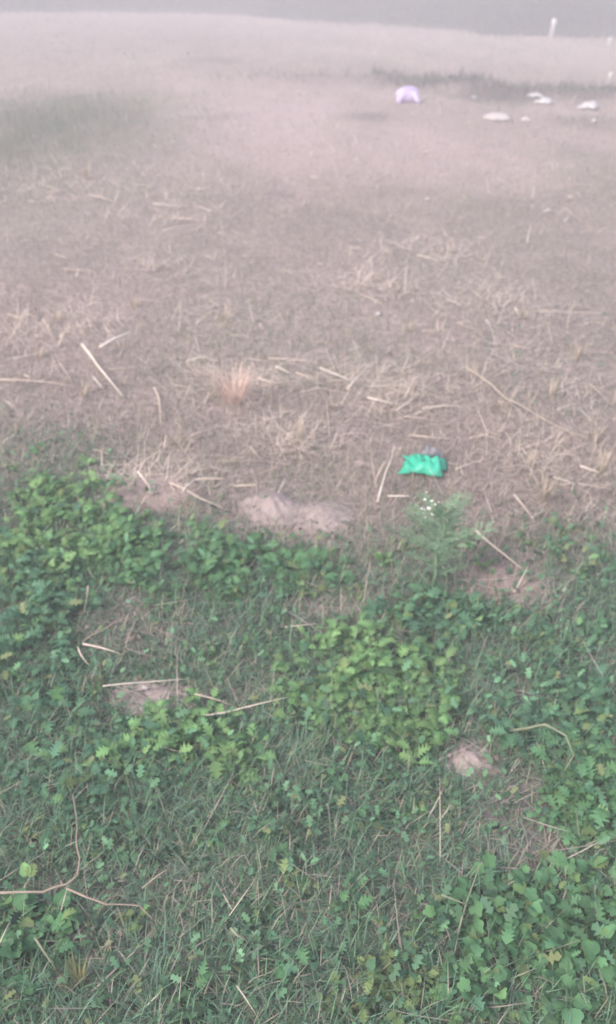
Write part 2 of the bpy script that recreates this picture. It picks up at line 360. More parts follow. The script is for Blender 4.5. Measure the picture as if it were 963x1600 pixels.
# ------------------------------------------------------------------ weeds: each plant a thing, each leaf and stem a part
M_leaf = {
 'bright': noisy('leaf_bright_green', (0.175, 0.35, 0.14), (0.235, 0.43, 0.185), 30, 0.75, 0.1, trans=0.42, vary=0.26),
 'mid': noisy('leaf_mid_green', (0.115, 0.26, 0.13), (0.155, 0.32, 0.165), 30, 0.75, 0.1, trans=0.42, vary=0.26),
 'teal': noisy('leaf_blue_green', (0.105, 0.23, 0.145), (0.145, 0.29, 0.185), 30, 0.75, 0.1, trans=0.42, vary=0.26),
 'yellow': noisy('leaf_yellow_green', (0.15, 0.24, 0.10), (0.20, 0.28, 0.12), 30, 0.75, 0.1, trans=0.33, vary=0.25)}
M_stem = noisy('weed_stem', (0.10, 0.17, 0.07), (0.16, 0.22, 0.10), 40, 0.6, 0.2)
LM = {}
for kind, ls in LEAF.items():
    for mk, mm in M_leaf.items():
        LM[kind, mk] = []
        for (lv, lf) in ls:
            me = pydata('leaf', lv, lf); me.materials.append(mm); LM[kind, mk].append(me)
sv, sf = tube([(0, 0, 0), (0.5, 0.03, 0.0), (1, 0, 0)], [0.022, 0.018, 0.012], 5)
STEM = pydata('stem', sv, sf); STEM.materials.append(M_stem)
LAND = [('the orange-pink tuft', 366, 610), ('the boldest bleached straw', 160, 578), ('the green plastic scrap', 663, 735), ('the reddish mound with straws', 235, 768), ('the pair of pale clods', 465, 800),
        ('the far pinkish dirt', 430, 210), ('the taller green grass', 90, 225), ('the lilac plastic bag', 636, 160), ('the very long slanting stalk', 830, 640), ('the long level lone straw', 890, 488), ('the feathery weed', 675, 900), ('the reddish flat patch', 795, 905),
        ('the dense round weed clump', 570, 1085), ('the straw-crossed dirt patch', 232, 1092), ('the forked twig', 105, 1385), ('the dark bare hollow', 820, 1290), ('the mat of rounded leaves', 850, 1485), ('the short wide pale blade', 374, 1461), ('the straw tangle', 150, 995), ('the arching stem', 860, 1150)]
LANDP = [(t_, ground(a_, b_)) for t_, a_, b_ in LAND]
def nearest(p): return min(LANDP, key=lambda q: (q[1] - p).length)[0]
def weed(loc, size, kind, colr, label, group, n_st=7, name='leafy_weed', ls=0.41):
    e = empty(name, loc, random.uniform(0, 6.28)); tag(e, label, 'weed', group)
    for i in range(n_st):
        az = 2 * math.pi * i / n_st + random.uniform(-0.5, 0.5); el = random.uniform(0.1, 0.9)
        ln = size * random.uniform(0.45, 1.0)
        s = link('stem', STEM, None, e); s.rotation_euler = (0, -el, az); s.scale = (ln, max(ln, .04), max(ln, .04)); s.location = (0, 0, -0.006)
        d = Vector((math.cos(el) * math.cos(az), math.cos(el) * math.sin(az), math.sin(el)))
        for tt, k in ((1.0, 1), (1.0, .9), (0.7, 1), (0.5, 0.95), (0.3, 0.8)):
            lf = link('leaf', random.choice(LM[kind, colr if random.random() < 0.8 else random.choice(['bright', 'mid', 'teal', 'yellow'])]), None, e)
            lf.location = d * ln * tt
            lf.rotation_euler = Euler((random.uniform(-0.6, 0.6), -random.uniform(-0.35, 0.8), az + random.gauss(0, 1.1)))
            sc = size * random.uniform(0.7, 1.3) * k * ls
            lf.scale = (sc, sc * random.uniform(0.85, 1.15), sc)
    return e
def clump(px, py, rx, ry, n, size, kind, colr, label, group, ls=0.41):
    pts = []; n = int(n * 1.45); rx *= 1.12; ry *= 1.12; c0 = ground(px, py); d0 = abs(ground(px, py - ry).y - ground(px, py + ry).y) / 2
    for i in range(n):
        for _ in range(40):
            a = random.uniform(0, 6.28); q = random.random() ** .62 * 1.1
            p = ground(px + rx * q * math.cos(a), py + ry * q * math.sin(a))
            if all((p - o).length > size * 0.55 for o in pts): break
        pts.append(p)
        v = (p.y - c0.y) / d0
        side = ', hedge-facing edge' if v > .4 else ', edge opposite the hedge' if v < -.4 else ', middle'
        sf_ = random.uniform(0.65, 1.25); big = '' if label.startswith('small') else 'large ' if sf_ > 1.05 else 'low ' if sf_ < .82 else ''
        weed(p, size * sf_, kind, colr, big + label + side, group, random.randint(5, 8), ls=ls)
G = 'leafy weeds growing in the '
clump(105, 832, 105, 70, 24, 0.076, 'fine', 'bright', 'bright yellow-green weed in the lush clump by the reddish mound', G + 'lush clump by the reddish mound')
clump(330, 885, 170, 42, 18, 0.075, 'fine', 'mid', 'mid green weed in the strip edging the pale clods', G + 'strip by the pale clods')
clump(570, 1085, 115, 78, 24, 0.07, 'fine', 'bright', 'bright deeply cut weed in the dense round clump', G + 'dense round clump')
clump(290, 1165, 85, 45, 8, 0.07, 'lobed', 'bright', 'green lobed weed beside the straw-crossed dirt patch', G + 'patch by the bare straw-crossed spot')
clump(55, 1000, 75, 110, 14, 0.075, 'lobed', 'teal', 'blue-green lobed weed beside the straw tangle', G + 'blue-green patch')
clump(880, 1120, 85, 60, 11, 0.07, 'fine', 'teal', 'blue-green finely cut weed round the arching stem', G + 'patch round the arching stem')
clump(930, 1250, 55, 55, 7, 0.07, 'lobed', 'mid', 'mid green lobed weed beside the dark hollow', G + 'patch beside the dark hollow')
clump(860, 1490, 125, 95, 20, 0.07, 'round', 'mid', 'round-leaved weed in the dense mat of rounded leaves', G + 'mat of rounded leaves', .37)
clump(880, 940, 90, 70, 8, 0.055, 'fine', 'teal', 'small grey-green weed on the field margin beyond the arching stem', G + 'grey-green margin')
clump(15, 1465, 45, 50, 5, 0.065, 'round', 'mid', 'round-leaved weed beside the forked twig', G + 'patch beside the forked twig')
clump(690, 975, 80, 35, 8, 0.075, 'lobed', 'teal', "dull green weed at the feathery weed's foot", G + 'patch at the foot of the feathery weed')
clump(130, 1230, 130, 55, 12, 0.06, 'fine', 'teal', 'small blue-green weed half hidden in grass', G + 'dark grass')
clump(620, 1535, 45, 35, 4, 0.06, 'round', 'yellow', 'small yellow-green weed beside the mat of rounded leaves', G + 'yellow-green group', .34)
for i, (px, py) in enumerate(((490, 1225), (545, 1410), (405, 1430), (160, 1330), (430, 1310), (640, 1270), (700, 1250), (560, 1290), (380, 1230), (210, 1440), (520, 1230), (330, 1310),
                              (470, 1390), (450, 1500), (660, 1460), (60, 1310), (400, 1010), (330, 1030), (150, 1080), (610, 1190), (770, 1040), (840, 1010), (930, 990), (910, 900), (860, 860),
                              (300, 1560), (700, 1580), (520, 1570), (750, 1400), (950, 1380), (70, 760), (170, 860), (505, 870), (560, 930), (60, 710), (130, 725), (20, 735), (180, 790), (600, 880), (640, 860), (720, 850), (760, 890), (820, 850), (600, 960), (540, 1000), (880, 830), (940, 850), (300, 830), (480, 930), (420, 960))):
    weed(ground(px, py), random.uniform(0.035, 0.052), random.choice(['lobed', 'round', 'lobed']), ['yellow', 'mid', 'bright'][i % 3],
         'small single %s seedling in short grass, near ' % ['yellow-green', 'dull green', 'light green'][i % 3] + nearest(ground(px, py)), 'single %s seedlings' % ['yellow-green', 'dull green', 'light green'][i % 3], 3, 'weed_seedling', .5)

# ---- the tall feathery weed with tiny white flowers
def spray(ln, n, seed):                               # a feathery branch: axis with fine paired leaflets
    r = random.Random(seed); V, Fc = tube([(0, 0, 0), (ln * .5, 0, ln * .06), (ln, 0, ln * .02)], [0.0022, 0.0016, 0.0006], 4)
    for i in range(n):
        t0 = 0.12 + 0.86 * i / n
        for s in (-1, 1):
            l2 = ln * 0.36 * (1 - 0.55 * t0) * r.uniform(0.7, 1.2); a = s * r.uniform(0.6, 1.0)
            p = Vector((ln * t0, 0, ln * .05)); d = Vector((math.cos(a), math.sin(a), r.uniform(-.1, .35))); q = Vector((-d.y, d.x, 0)) * 0.0026
            b = len(V); V += [p - q * .5, p + d * l2 * .55 - q, p + d * l2, p + d * l2 * .55 + q]; Fc.append((b, b + 1, b + 2, b + 3))
    return pydata('branch', V, Fc, False)
M_feather = noisy('feathery_leaf', (0.18, 0.30, 0.18), (0.25, 0.37, 0.23), 30, 0.6, 0.2, trans=0.3)
M_petal = noisy('white_petal', (0.78, 0.78, 0.72), (0.85, 0.84, 0.8), 30, 0.7, 0.2)
base = ground(674, 925)
e = empty('feathery_weed', base); e.scale = (1.1, 1.1, .84); tag(e, 'tall pale green feathery weed with tiny white flowers beside the green plastic scrap', 'weed')
sv, sf = tube([(0, 0, -0.01), (0.008, 0.01, 0.07), (0.004, 0.02, 0.15), (0.02, 0.03, 0.23), (0.015, 0.05, 0.30)], [0.005, 0.0045, 0.004, 0.003, 0.002], 6)
link('stem', pydata('stem', sv, sf), M_feather, e)
SPR = [spray(0.11, 11, 1), spray(0.085, 9, 2), spray(0.13, 12, 3)]
for s in SPR: s.materials.append(M_feather)
for i in range(30):
    z = 0.05 + 0.24 * (i / 30) ** .8; o = link('branch', SPR[i % 3], None, e)
    o.location = (0.008, 0.012 + z * 0.12, z); o.rotation_euler = (random.uniform(-.3, .3), -random.uniform(0.15, 0.95), i * 2.4 + random.uniform(-.3, .3)); k = random.uniform(0.5, 1.4) * (1.05 - 0.9 * z); o.scale = (k, k, k)
fl = []; Fc = []
for k in range(6):
    a = k * math.pi / 3; d = Vector((math.cos(a), math.sin(a), 0.25)); q = Vector((-math.sin(a), math.cos(a), 0)) * 0.0028
    b = len(fl); fl += [Vector((0, 0, 0)), d * 0.005 - q, d * 0.0095, d * 0.005 + q]; Fc.append((b, b + 1, b + 2, b + 3))
b = len(fl); fl += [Vector((0.002 * math.cos(k), 0.002 * math.sin(k), 0.002)) for k in np.linspace(0, 5.2, 6)]; Fc.append(tuple(range(b, b + 6)))
FLW = pydata('flower', fl, Fc, False); FLW.materials.append(M_petal)
for i in range(12):
    fp = Vector((random.gauss(-0.028, 0.02), 0.055 + random.gauss(0, 0.012), 0.30 + random.gauss(0.0, 0.028)))
    sv, sf = tube([(0.012, 0.04, 0.25), tuple(fp * .6 + Vector((0.006, 0.02, 0.115))), tuple(fp)], [0.0012, 0.001, 0.0007], 4)
    link('flower_stalk', pydata('flower_stalk', sv, sf), M_feather, e)
    o = link('flower', FLW, None, e); o.location = fp; o.rotation_euler = (random.uniform(-.9, .2), random.uniform(-.6, .6), random.uniform(0, 6)); k = random.uniform(.35, .65); o.scale = (k, k, k)

# ---- dry grass tufts
def tuft(name, loc, n, ln, spread, m, label, group=None, wd=0.0035, rb=.012):
    e = empty(name, loc); tag(e, label, 'grass tuft', group)
    for i in range(n):
        a = random.uniform(0, 6.28); l_ = ln * random.uniform(0.5, 1.1); s = random.uniform(0.1, 1) * spread
        d = Vector((math.cos(a), math.sin(a), 0)); q = Vector((-d.y, d.x, 0)) * wd
        b0 = d * random.uniform(.2, 1) * rb
        p = [b0 + Vector((0, 0, -0.006)), b0 + d * (l_ * s * .4) + Vector((0, 0, l_ * .5)), b0 + d * (l_ * s) + Vector((0, 0, l_ * max(.15, 1 - .45 * s)))]
        V = [p[0] - q * .5, p[0] + q * .5, p[1] + q * .5, p[2], p[1] - q * .5]
        link('blade', pydata('blade', V, [(0, 1, 2, 4), (4, 2, 3)]), m, e)
    return e
M_orange = noisy('orange_dry_blade', (0.66, 0.47, 0.39), (0.78, 0.60, 0.52), 30, 0.7, 0.15, trans=0.3)
M_dry = noisy('dry_blade', (0.40, 0.33, 0.25), (0.58, 0.49, 0.38), 30, 0.75, 0.15, trans=0.2)
M_ygreen = noisy('yellowing_blade', (0.20, 0.21, 0.09), (0.36, 0.33, 0.15), 30, 0.7, 0.15, trans=0.25)
tuft('grass_tuft', ground(366, 626), 90, 0.19, 1.35, M_orange, 'orange-pink dry grass tuft standing at the end of the pile of straws', wd=0.0032, rb=.05)
tuft('grass_tuft', ground(135, 280), 22, 0.20, 0.7, M_dry, 'brown dry grass tuft standing at the edge of the taller green grass', wd=0.006)
tuft('grass_tuft', ground(122, 1545), 15, 0.085, 0.5, M_ygreen, 'yellowing grass tuft growing on the brown bare strip by the forked twig')
tuft('grass_tuft', ground(530, 1585), 10, 0.06, 0.5, M_ygreen, 'small yellowing grass tuft in the short grass near the yellow-green weeds')
for px, py in ((700, 395), (590, 440), (820, 500), (90, 505), (350, 505), (860, 620), (740, 590), (940, 740), (820, 730), (470, 690), (280, 700), (60, 560), (640, 520), (900, 560), (780, 640), (210, 480), (520, 640), (850, 780), (930, 690), (130, 620)):
    tuft('grass_tuft', ground(px, py), random.randint(12, 20), random.uniform(0.07, 0.13), 1.0, M_dry, 'small pale dry grass tuft in the brown field, near ' + nearest(ground(px, py)), 'pale dry tufts in the field')

# ------------------------------------------------------------------ bare dirt mounds and clods
M_red = noisy('reddish_dirt', (0.29, 0.215, 0.195), (0.38, 0.29, 0.265), 14, 0.95, 0.1, 0.4, 60)
M_pale = noisy('pale_dirt', (0.30, 0.24, 0.225), (0.40, 0.325, 0.305), 14, 0.95, 0.1, 0.4, 60)
def mound(name, px, py, wpx, hm, m, label, seed, elong=0.75, n=26):
    p = ground(px, py); R = wpx / px_scale(px, py) / 2; V = []; Fc = []; r = random.Random(seed)
    rings, seg = 14, 36
    for i in range(rings + 1):
        q = i / rings
        for k in range(seg):
            a = 2 * math.pi * k / seg
            rr = R * q * (0.72 + 0.5 * float(fbm(math.cos(a) * 1.4 + seed * 3, math.sin(a) * 1.4, seed, 3)))
            x = rr * math.cos(a); y = rr * math.sin(a) * elong
            z = hm * (1 - q * q) ** 1.3 * (0.15 + 1.7 * float(fbm(x * 13 + seed, y * 13, seed + 5, 3))) + (float(fbm(x * 70 + seed, y * 70, 8, 2)) - .5) * 0.011 * (1 - .5 * q)
            gz = float(hgt(p.x + x, p.y + y)) - p.z
            V.append((x, y, gz + z - (0.012 if i == rings else 0)))
    for i in range(rings):
        for k in range(seg):
            k2 = (k + 1) % seg; Fc.append((i * seg + k, i * seg + k2, (i + 1) * seg + k2, (i + 1) * seg + k)[::-1])
    Fc.append(tuple(range(seg)))
    o = link(name, pydata(name, V, Fc), m); o.location = p; return tag(o, label, 'dirt')
mound('dirt_mound', 235, 768, 190, 0.018, M_red, 'low reddish dirt mound with several straws lying across it', 1)
mound('soil_clod', 428, 795, 130, 0.026, M_pale, 'pale pinkish soil clod, the taller of the pair edged by green weeds', 2, 0.8)
mound('soil_clod', 500, 805, 125, 0.019, M_pale, 'pale pinkish soil clod, the flatter of the pair edged by green weeds', 3, 0.8)
mound('dirt_mound', 232, 1092, 140, 0.010, M_pale, 'bare pinkish dirt patch under a long thin straw with a white chip', 4, 0.6)
mound('dirt_mound', 735, 1190, 80, 0.010, M_pale, 'small pale dirt heap between the round weed clump and dark hollow', 5, 0.8)
mound('dirt_mound', 795, 905, 170, 0.011, M_red, 'flat reddish dirt patch at the end of a slanting straw', 6, 0.6)
r = random.Random(4)
CL = []
for s in range(4):
    V = []; Fc = []; seg, rings = 8, 5
    for i in range(rings + 1):
        th = math.pi * i / rings
        for k in range(seg):
            a = 2 * math.pi * k / seg; q = 0.75 + 0.5 * float(vnoise(math.cos(a) * 1.7 + s * 9 + 20, math.sin(a) * 1.7 + th * 1.5 + 20, s))
            V.append((q * math.sin(th) * math.cos(a), q * math.sin(th) * math.sin(a), 0.7 * q * math.cos(th)))
    for i in range(rings):
        for k in range(seg): k2 = (k + 1) % seg; Fc.append((i * seg + k, (i + 1) * seg + k, (i + 1) * seg + k2, i * seg + k2))
    me = pydata('soil_crumb', V, Fc); me.materials.append(M_pale if s % 2 else M_red); CL.append(me)
for i in range(110):
    c_ = random.choice(((235, 768, 90, 30), (460, 800, 95, 32), (235, 1092, 70, 22), (735, 1190, 45, 22), (795, 905, 80, 28), (200, 975, 60, 40), (450, 560, 330, 90), (130, 1480, 60, 60)))
    p = ground(c_[0] + random.gauss(0, .6) * c_[2], c_[1] + random.gauss(0, .6) * c_[3]); s = random.uniform(0.004, 0.012)
    o = link('soil_crumb', random.choice(CL), None); o.location = p + Vector((0, 0, s * .3)); o.scale = (s, s, s); o.rotation_euler = (0, 0, random.uniform(0, 6))
    tag(o, 'tiny crumb of dry soil lying loose near ' + nearest(p), 'soil', 'loose soil crumbs')

# ------------------------------------------------------------------ straws and twigs, traced one by one
M_straw = noisy('straw', (0.44, 0.365, 0.29), (0.60, 0.51, 0.42), 25, 0.7, 0.2, vary=0.3)
M_white_straw = noisy('bleached_straw', (0.58, 0.51, 0.43), (0.72, 0.64, 0.56), 25, 0.55, 0.3)
M_twig = noisy('brown_twig', (0.24, 0.19, 0.15), (0.35, 0.285, 0.23), 40, 0.75, 0.2)
M_gstem = noisy('grey_green_stem', (0.16, 0.18, 0.12), (0.24, 0.25, 0.17), 40, 0.7, 0.2)
def stalk(name, pix, wpx, m, label, cat='straw', group=None, lift=None, z0=0.024):
    """a stalk through the given photo points; it lies on the grass (or is lifted by `lift` metres at a point)"""
    P = []
    for i, (a, b) in enumerate(pix):
        lz = z0 + (lift[i] if lift else 0)
        d = FW + RT * (a - 481.5) / F_PX + UP * (800 - b) / F_PX; z = 0
        for _ in range(5): tt = (H - z) / -d[2]; z = float(hgt(d[0] * tt, d[1] * tt)) + lz
        P.append(Vector((d[0] * tt, d[1] * tt, z)))
    Q = []
    for i in range(len(P) - 1):
        k = 3 if len(P) > 3 else 5; ln_ = (P[i + 1] - P[i]).length
        bow = Vector((random.gauss(0, .022), random.gauss(0, .022), abs(random.gauss(0, .012)))) * ln_
        for j in range(k): Q.append(P[i].lerp(P[i + 1], j / k) + bow * math.sin(math.pi * j / k))
    Q.append(P[-1])
    mid = P[len(P) // 2]; sc = F_PX / float(np.dot(np.array(mid) - np.array([0, 0, H]), FW)); R = wpx * (random.uniform(.42, .7) if group else random.uniform(.55, .78)) / sc / 2
    rad = [R * (1.0 - 0.72 * (i / (len(Q) - 1)) ** 1.5) * (1.15 if i % 4 == 2 else 1.0) for i in range(len(Q))]
    o0 = P[0].copy(); V, Fc = tube([q - o0 for q in Q], rad, 6)
    o = link(name, pydata(name, V, Fc), m); o.location = o0
    return tag(o, label, cat, group)
S = 'straw_stalk'
stalk(S, [(128, 538), (152, 570), (192, 619)], 6, M_white_straw, 'thick bleached straw, the boldest one, slanting on bare grey ground', lift=[.03, .02, 0])
stalk(S, [(156, 543), (208, 517)], 7, M_white_straw, 'short bleached straw pointing away from the tip of the boldest straw', lift=[.02, .05])
stalk(S, [(0, 593), (60, 596), (122, 605)], 4, M_straw, 'long thin straw lying flat on the bare purplish soil')
stalk(S, [(241, 606), (250, 635), (252, 665)], 4, M_straw, 'bent straw lying between the bold bleached straw and orange tuft')
stalk(S, [(340, 720), (462, 721)], 3.5, M_straw, 'long straight thin straw lying behind the pale soil clods')
stalk(S, [(728, 574), (790, 622), (850, 655), (925, 689)], 5, M_straw, 'very long pale stalk slanting across the dry field', lift=[.03, .01, 0, 0])
stalk(S, [(590, 785), (604, 735), (616, 697)], 5, M_white_straw, 'long leaning straw of the pair propped beside the green plastic scrap', lift=[0, .05, .09])
stalk(S, [(588, 749), (604, 717)], 4, M_straw, 'short leaning straw of the pair propped beside the green plastic scrap', lift=[0, .03])
stalk(S, [(616, 697), (628, 725)], 3.5, M_straw, 'broken straw tip folded down against the green plastic scrap', lift=[.085, .03])
stalk(S, [(606, 775), (644, 775)], 4.5, M_white_straw, 'short bleached straw pointing at the tiny white flowers', lift=[.02, .03])
stalk(S, [(741, 826), (780, 860), (816, 889)], 5, M_straw, 'slanting straw between the feathery weed and the reddish dirt patch', lift=[.03, .02, 0])
stalk(S, [(803, 772), (837, 816)], 4.5, M_straw, 'slanting straw on the dry grass beyond the reddish dirt patch', lift=[.02, 0])
stalk(S, [(161, 1072), (225, 1066), (291, 1061)], 4, M_white_straw, 'long thin straw laid across the bare pinkish dirt patch', lift=[.02, .02, .02])
stalk(S, [(304, 1118), (380, 1106), (452, 1089)], 4.5, M_straw, 'long grey straw running into the dense round weed clump', lift=[0, .01, .02])
stalk(S, [(304, 1084), (363, 1102)], 4, M_straw, 'short grey straw beside the bare pinkish dirt patch', lift=[.02, 0])
stalk(S, [(215, 736), (234, 764)], 5, M_white_straw, 'short pale straw standing out on the side of the reddish mound', lift=[.05, .03])
stalk(S, [(228, 743), (275, 741)], 4.5, M_straw, 'level straw resting on the crest of the reddish mound', lift=[.05, .04])
stalk(S, [(265, 754), (310, 777), (358, 798)], 5, M_straw, 'long slanting straw running from reddish mound towards pale clods', lift=[.03, .02, 0])
stalk(S, [(286, 767), (312, 746)], 4.5, M_white_straw, 'short straw crossing the long slanting straw by the reddish mound', lift=[.03, .03])
stalk(S, [(306, 749), (356, 748)], 4, M_straw, 'level straw between the reddish mound and the pale clods', lift=[.01, .01])
stalk(S, [(365, 759), (401, 757), (402, 772)], 4, M_straw, 'straw with a snapped end lying against the taller pale clod', lift=[.02, .05, .02])
stalk(S, [(543, 608), (558, 590), (581, 564)], 4.5, M_white_straw, 'straw crossing upright over the pile of straws', lift=[0, .02, .05])
stalk(S, [(574, 621), (621, 632)], 4.5, M_white_straw, 'bright straw stub at the tip of the pile of straws')
stalk(S, [(847, 484), (890, 488), (938, 490)], 3.5, M_straw, 'long level straw lying alone on brown grass')
stalk('bent_twig', [(-30, 1396), (30, 1394), (68, 1394), (104, 1382), (122, 1367), (125, 1341), (121, 1294), (114, 1242), (128, 1221)], 6.5, M_twig, 'long brown twig bent at a right angle, forked at the bend', 'twig', lift=[.03, .035, .035, .045, .055, .06, .065, .065, .06])
stalk('forked_twig', [(104, 1388), (136, 1402), (166, 1413), (218, 1415), (244, 1440)], 7, M_twig, 'thin side twig leaving the bend of the long brown twig', 'twig', lift=[.04, .035, .03, .02, .01])
stalk('arching_stem', [(795, 1143), (825, 1138), (852, 1132), (884, 1149), (897, 1180), (878, 1216)], 7, M_gstem, 'arching brown stem curling over the finely cut weeds', 'stem', lift=[0, .06, .09, .09, .06, 0])
stalk('dry_stem', [(130, 1003), (160, 985), (192, 967)], 4.5, M_twig, 'brown dry stem, raised arm of the tangle beside blue-green weeds', 'stem', lift=[0, .02, .04])
stalk('dry_stem', [(130, 1006), (187, 1021)], 4.5, M_straw, 'pale dry stem, lying arm of the tangle beside blue-green weeds', 'stem', lift=[0.01, .01])
stalk('dry_stem', [(122, 1011), (140, 1040)], 4, M_straw, 'short dry stem hanging below the tangle beside blue-green weeds', 'stem', lift=[0.02, .01])
stalk('dry_stem', [(138, 915), (130, 962)], 4, M_straw, 'thin dry stem standing in the brown grass by the lush clump', 'stem', lift=[0.07, 0])
stalk('dry_stem', [(361, 1450), (372, 1462), (387, 1471)], 8, M_gstem, 'short wide pale blade lying alone on the green grass', 'stem', lift=[.03, .03, .02])
stalk('dry_stem', [(55, 1465), (85, 1510)], 6, M_gstem, 'dull grey stem lying in dark grass beside the round-leaved weeds', 'stem', lift=[.02, .01])
stalk('dry_stem', [(222, 1388), (265, 1356)], 4, M_straw, 'thin pale stem crossing the brown grass near the forked twig', 'stem', lift=[.0, .03])
stalk('dry_stem', [(312, 1362), (306, 1434)], 4, M_gstem, 'grey-green stem lying straight across the short grass', 'stem', lift=[.03, .0])
stalk('dry_stem', [(715, 1465), (740, 1380), (752, 1345)], 5, M_gstem, 'branching grey-green stem beside the mat of rounded leaves', 'stem', lift=[.0, .04, .07])
stalk('dry_stem', [(690, 1398), (732, 1415)], 4.5, M_gstem, 'side arm of the grey-green stem beside the mat of rounded leaves', 'stem', lift=[.03, .03])
stalk('dry_stem', [(370, 1540), (400, 1585)], 4, M_straw, 'pale thin stem on a small bare dark spot in the grass', 'stem', lift=[.02, .02])
pile = [((402, 590), (431, 600)), ((431, 572), (457, 585)), ((405, 605), (498, 595)), ((463, 582), (500, 597)), ((510, 595), (572, 594)), ((577, 603), (655, 602)), ((600, 604), (650, 590)), ((660, 638), (725, 634)), ((634, 650), (691, 658)),
        ((470, 612), (520, 605)), ((540, 590), (548, 615)), ((640, 605), (668, 592)), ((420, 560), (500, 566)), ((620, 640), (650, 620)), ((440, 620), (470, 612)), ((500, 575), (560, 600))]
for a, b in pile: stalk(S, [a, b], random.uniform(3, 4.5), random.choice([M_straw, M_straw, M_white_straw]), 'pale straw in the loose pile beside the orange-pink tuft', 'straw', 'straws in the loose pile', lift=[random.uniform(0, .04), random.uniform(0, .03)])
loose = [((213, 290), (241, 291)), ((73, 291), (99, 298)), ((0, 316), (23, 316)), ((138, 304), (182, 317)), ((205, 432), (218, 424)), ((140, 473), (169, 474)), ((218, 468), (249, 470)), ((431, 476), (459, 473)), ((13, 491), (36, 499)), ((67, 499), (83, 530)),
         ((275, 428), (296, 427)), ((475, 317), (488, 306)), ((171, 577), (213, 574)), ((93, 567), (112, 595)), ((145, 588), (161, 606)), ((291, 564), (327, 556)), ((291, 566), (305, 585)), ((746, 676), (787, 689)), ((826, 608), (826, 634)), ((922, 600), (953, 631)),
         ((697, 467), (722, 478)), ((751, 464), (780, 494)), ((770, 470), (778, 490)), ((715, 505), (743, 516)), ((660, 517), (686, 516)), ((562, 430), (557, 450)), ((562, 446), (608, 447)), ((608, 440), (616, 458)), ((624, 440), (619, 460)), ((564, 460), (601, 476)),
         ((624, 395), (645, 395)), ((652, 398), (691, 408)), ((681, 400), (707, 403)), ((676, 385), (694, 382)), ((775, 433), (791, 433)), ((748, 371), (764, 372)), ((707, 285), (723, 285)), ((473, 320), (489, 306)), ((517, 317), (523, 325)), ((589, 289), (589, 299)),
         ((904, 756), (963, 767)), ((915, 798), (933, 775)), ((907, 728), (938, 738)), ((712, 733), (762, 717)), ((446, 980), (500, 974)), ((760, 500), (766, 512)), ((805, 480), (812, 494)), ((845, 488), (870, 486)), ((230, 415), (236, 400)), ((270, 340), (320, 346)), ((255, 360), (300, 352)), ((330, 330), (300, 318)), ((240, 318), (290, 322)),
         ((100, 420), (150, 424)), ((380, 400), (420, 398)), ((850, 330), (866, 329)), ((650, 240), (712, 238)), ((890, 287), (945, 290)), ((930, 690), (945, 660)), ((820, 725), (800, 745)), ((865, 745), (900, 758)), ((640, 680), (700, 686)), ((300, 680), (330, 670)), ((60, 690), (100, 680)), ((450, 690), (480, 680)),
         ((435, 770), (447, 745)), ((200, 640), (180, 660)), ((20, 560), (70, 552)), ((870, 640), (905, 628))]
for a, b in loose: stalk(S, [a, b], random.uniform(2.6, 4.2) if a[1] > 350 else 3, random.choice([M_straw, M_straw, M_white_straw]), 'short loose pale straw on brown field, near ' + nearest(ground(*a)), 'straw', 'loose straws on the field', lift=[random.uniform(0, .03), random.uniform(0, .02)])
for i in range(130):
    px, py = random.uniform(-20, 990), 260 + 520 * random.random() ** 1.1
    a = random.gauss(0, 0.45) if random.random() < .75 else random.uniform(-1.5, 1.5); l_ = random.uniform(10, 34) * (0.45 + py / 900)
    if float(greenness(*[np.array(v) for v in flat(px, py)])) > 0.5: continue
    stalk(S, [(px, py), (px + l_ * math.cos(a), py + l_ * math.sin(a) * .6)], random.uniform(1.8, 3.2), M_straw, 'short loose pale straw on brown field, near ' + nearest(ground(px, py)), 'straw', 'loose straws on the field', lift=[random.uniform(0, .02), random.uniform(0, .02)])

# ------------------------------------------------------------------ litter
def scrap(name, px, py, wpx, hpx, m, label, cat, seed, crumple=0.35, height=0.04, nx=12, ny=8, rz=0, group=None, notch=0.25):
    """a crumpled sheet of film with folds, its ragged outline lying on the ground"""
    p = ground(px, py); s = px_scale(px, py); Wd = wpx / s
    ray = math.atan2(H, math.hypot(p.x, p.y)); Ht = min(hpx / s / max(math.sin(ray), .18), Wd * 1.1)
    V = []; Fc = []; r = random.Random(seed)
    for j in range(ny + 1):
        for i in range(nx + 1):
            u, v = i / nx - .5, j / ny - .5
            e = 1 + notch * (float(vnoise(u * 4 + seed * 7 + 50, v * 4 + 50, seed)) - .5) * 2
            x = u * Wd * e; y = v * Ht * e
            f = max(0, 1 - (2 * abs(u)) ** 3) * max(0, 1 - (2 * abs(v)) ** 3)
            z = height * ((0.25 + 0.75 * f) * float(fbm(u * 4.5 + seed, v * 4.5 + seed * 2, seed, 3)) * 1.5 + crumple * abs(math.sin(u * 13 + v * 7 + seed)) * (.3 + f)) + 0.008
            xr = x * math.cos(rz) - y * math.sin(rz); yr = x * math.sin(rz) + y * math.cos(rz)
            V.append((xr, yr, float(hgt(p.x + xr, p.y + yr)) - p.z + z))
    for j in range(ny):
        for i in range(nx): a = j * (nx + 1) + i; Fc.append((a, a + 1, a + nx + 2, a + nx + 1))
    o = link(name, pydata(name, V, Fc), m); o.location = p
    md = o.modifiers.new('thickness', 'SOLIDIFY'); md.thickness = 0.0012
    return tag(o, label, cat, group)
def plastic(name, c1, c2, rough=0.35, tr=0.3):
    return noisy(name, c1, c2, 9, rough, 0.45, 0.25, 40, trans=tr)
M_gp = plastic('green_plastic', (0.03, 0.56, 0.35), (0.10, 0.70, 0.49))
M_pp = plastic('lilac_plastic', (0.66, 0.53, 0.84), (0.82, 0.73, 0.93), 0.35, 0.35)
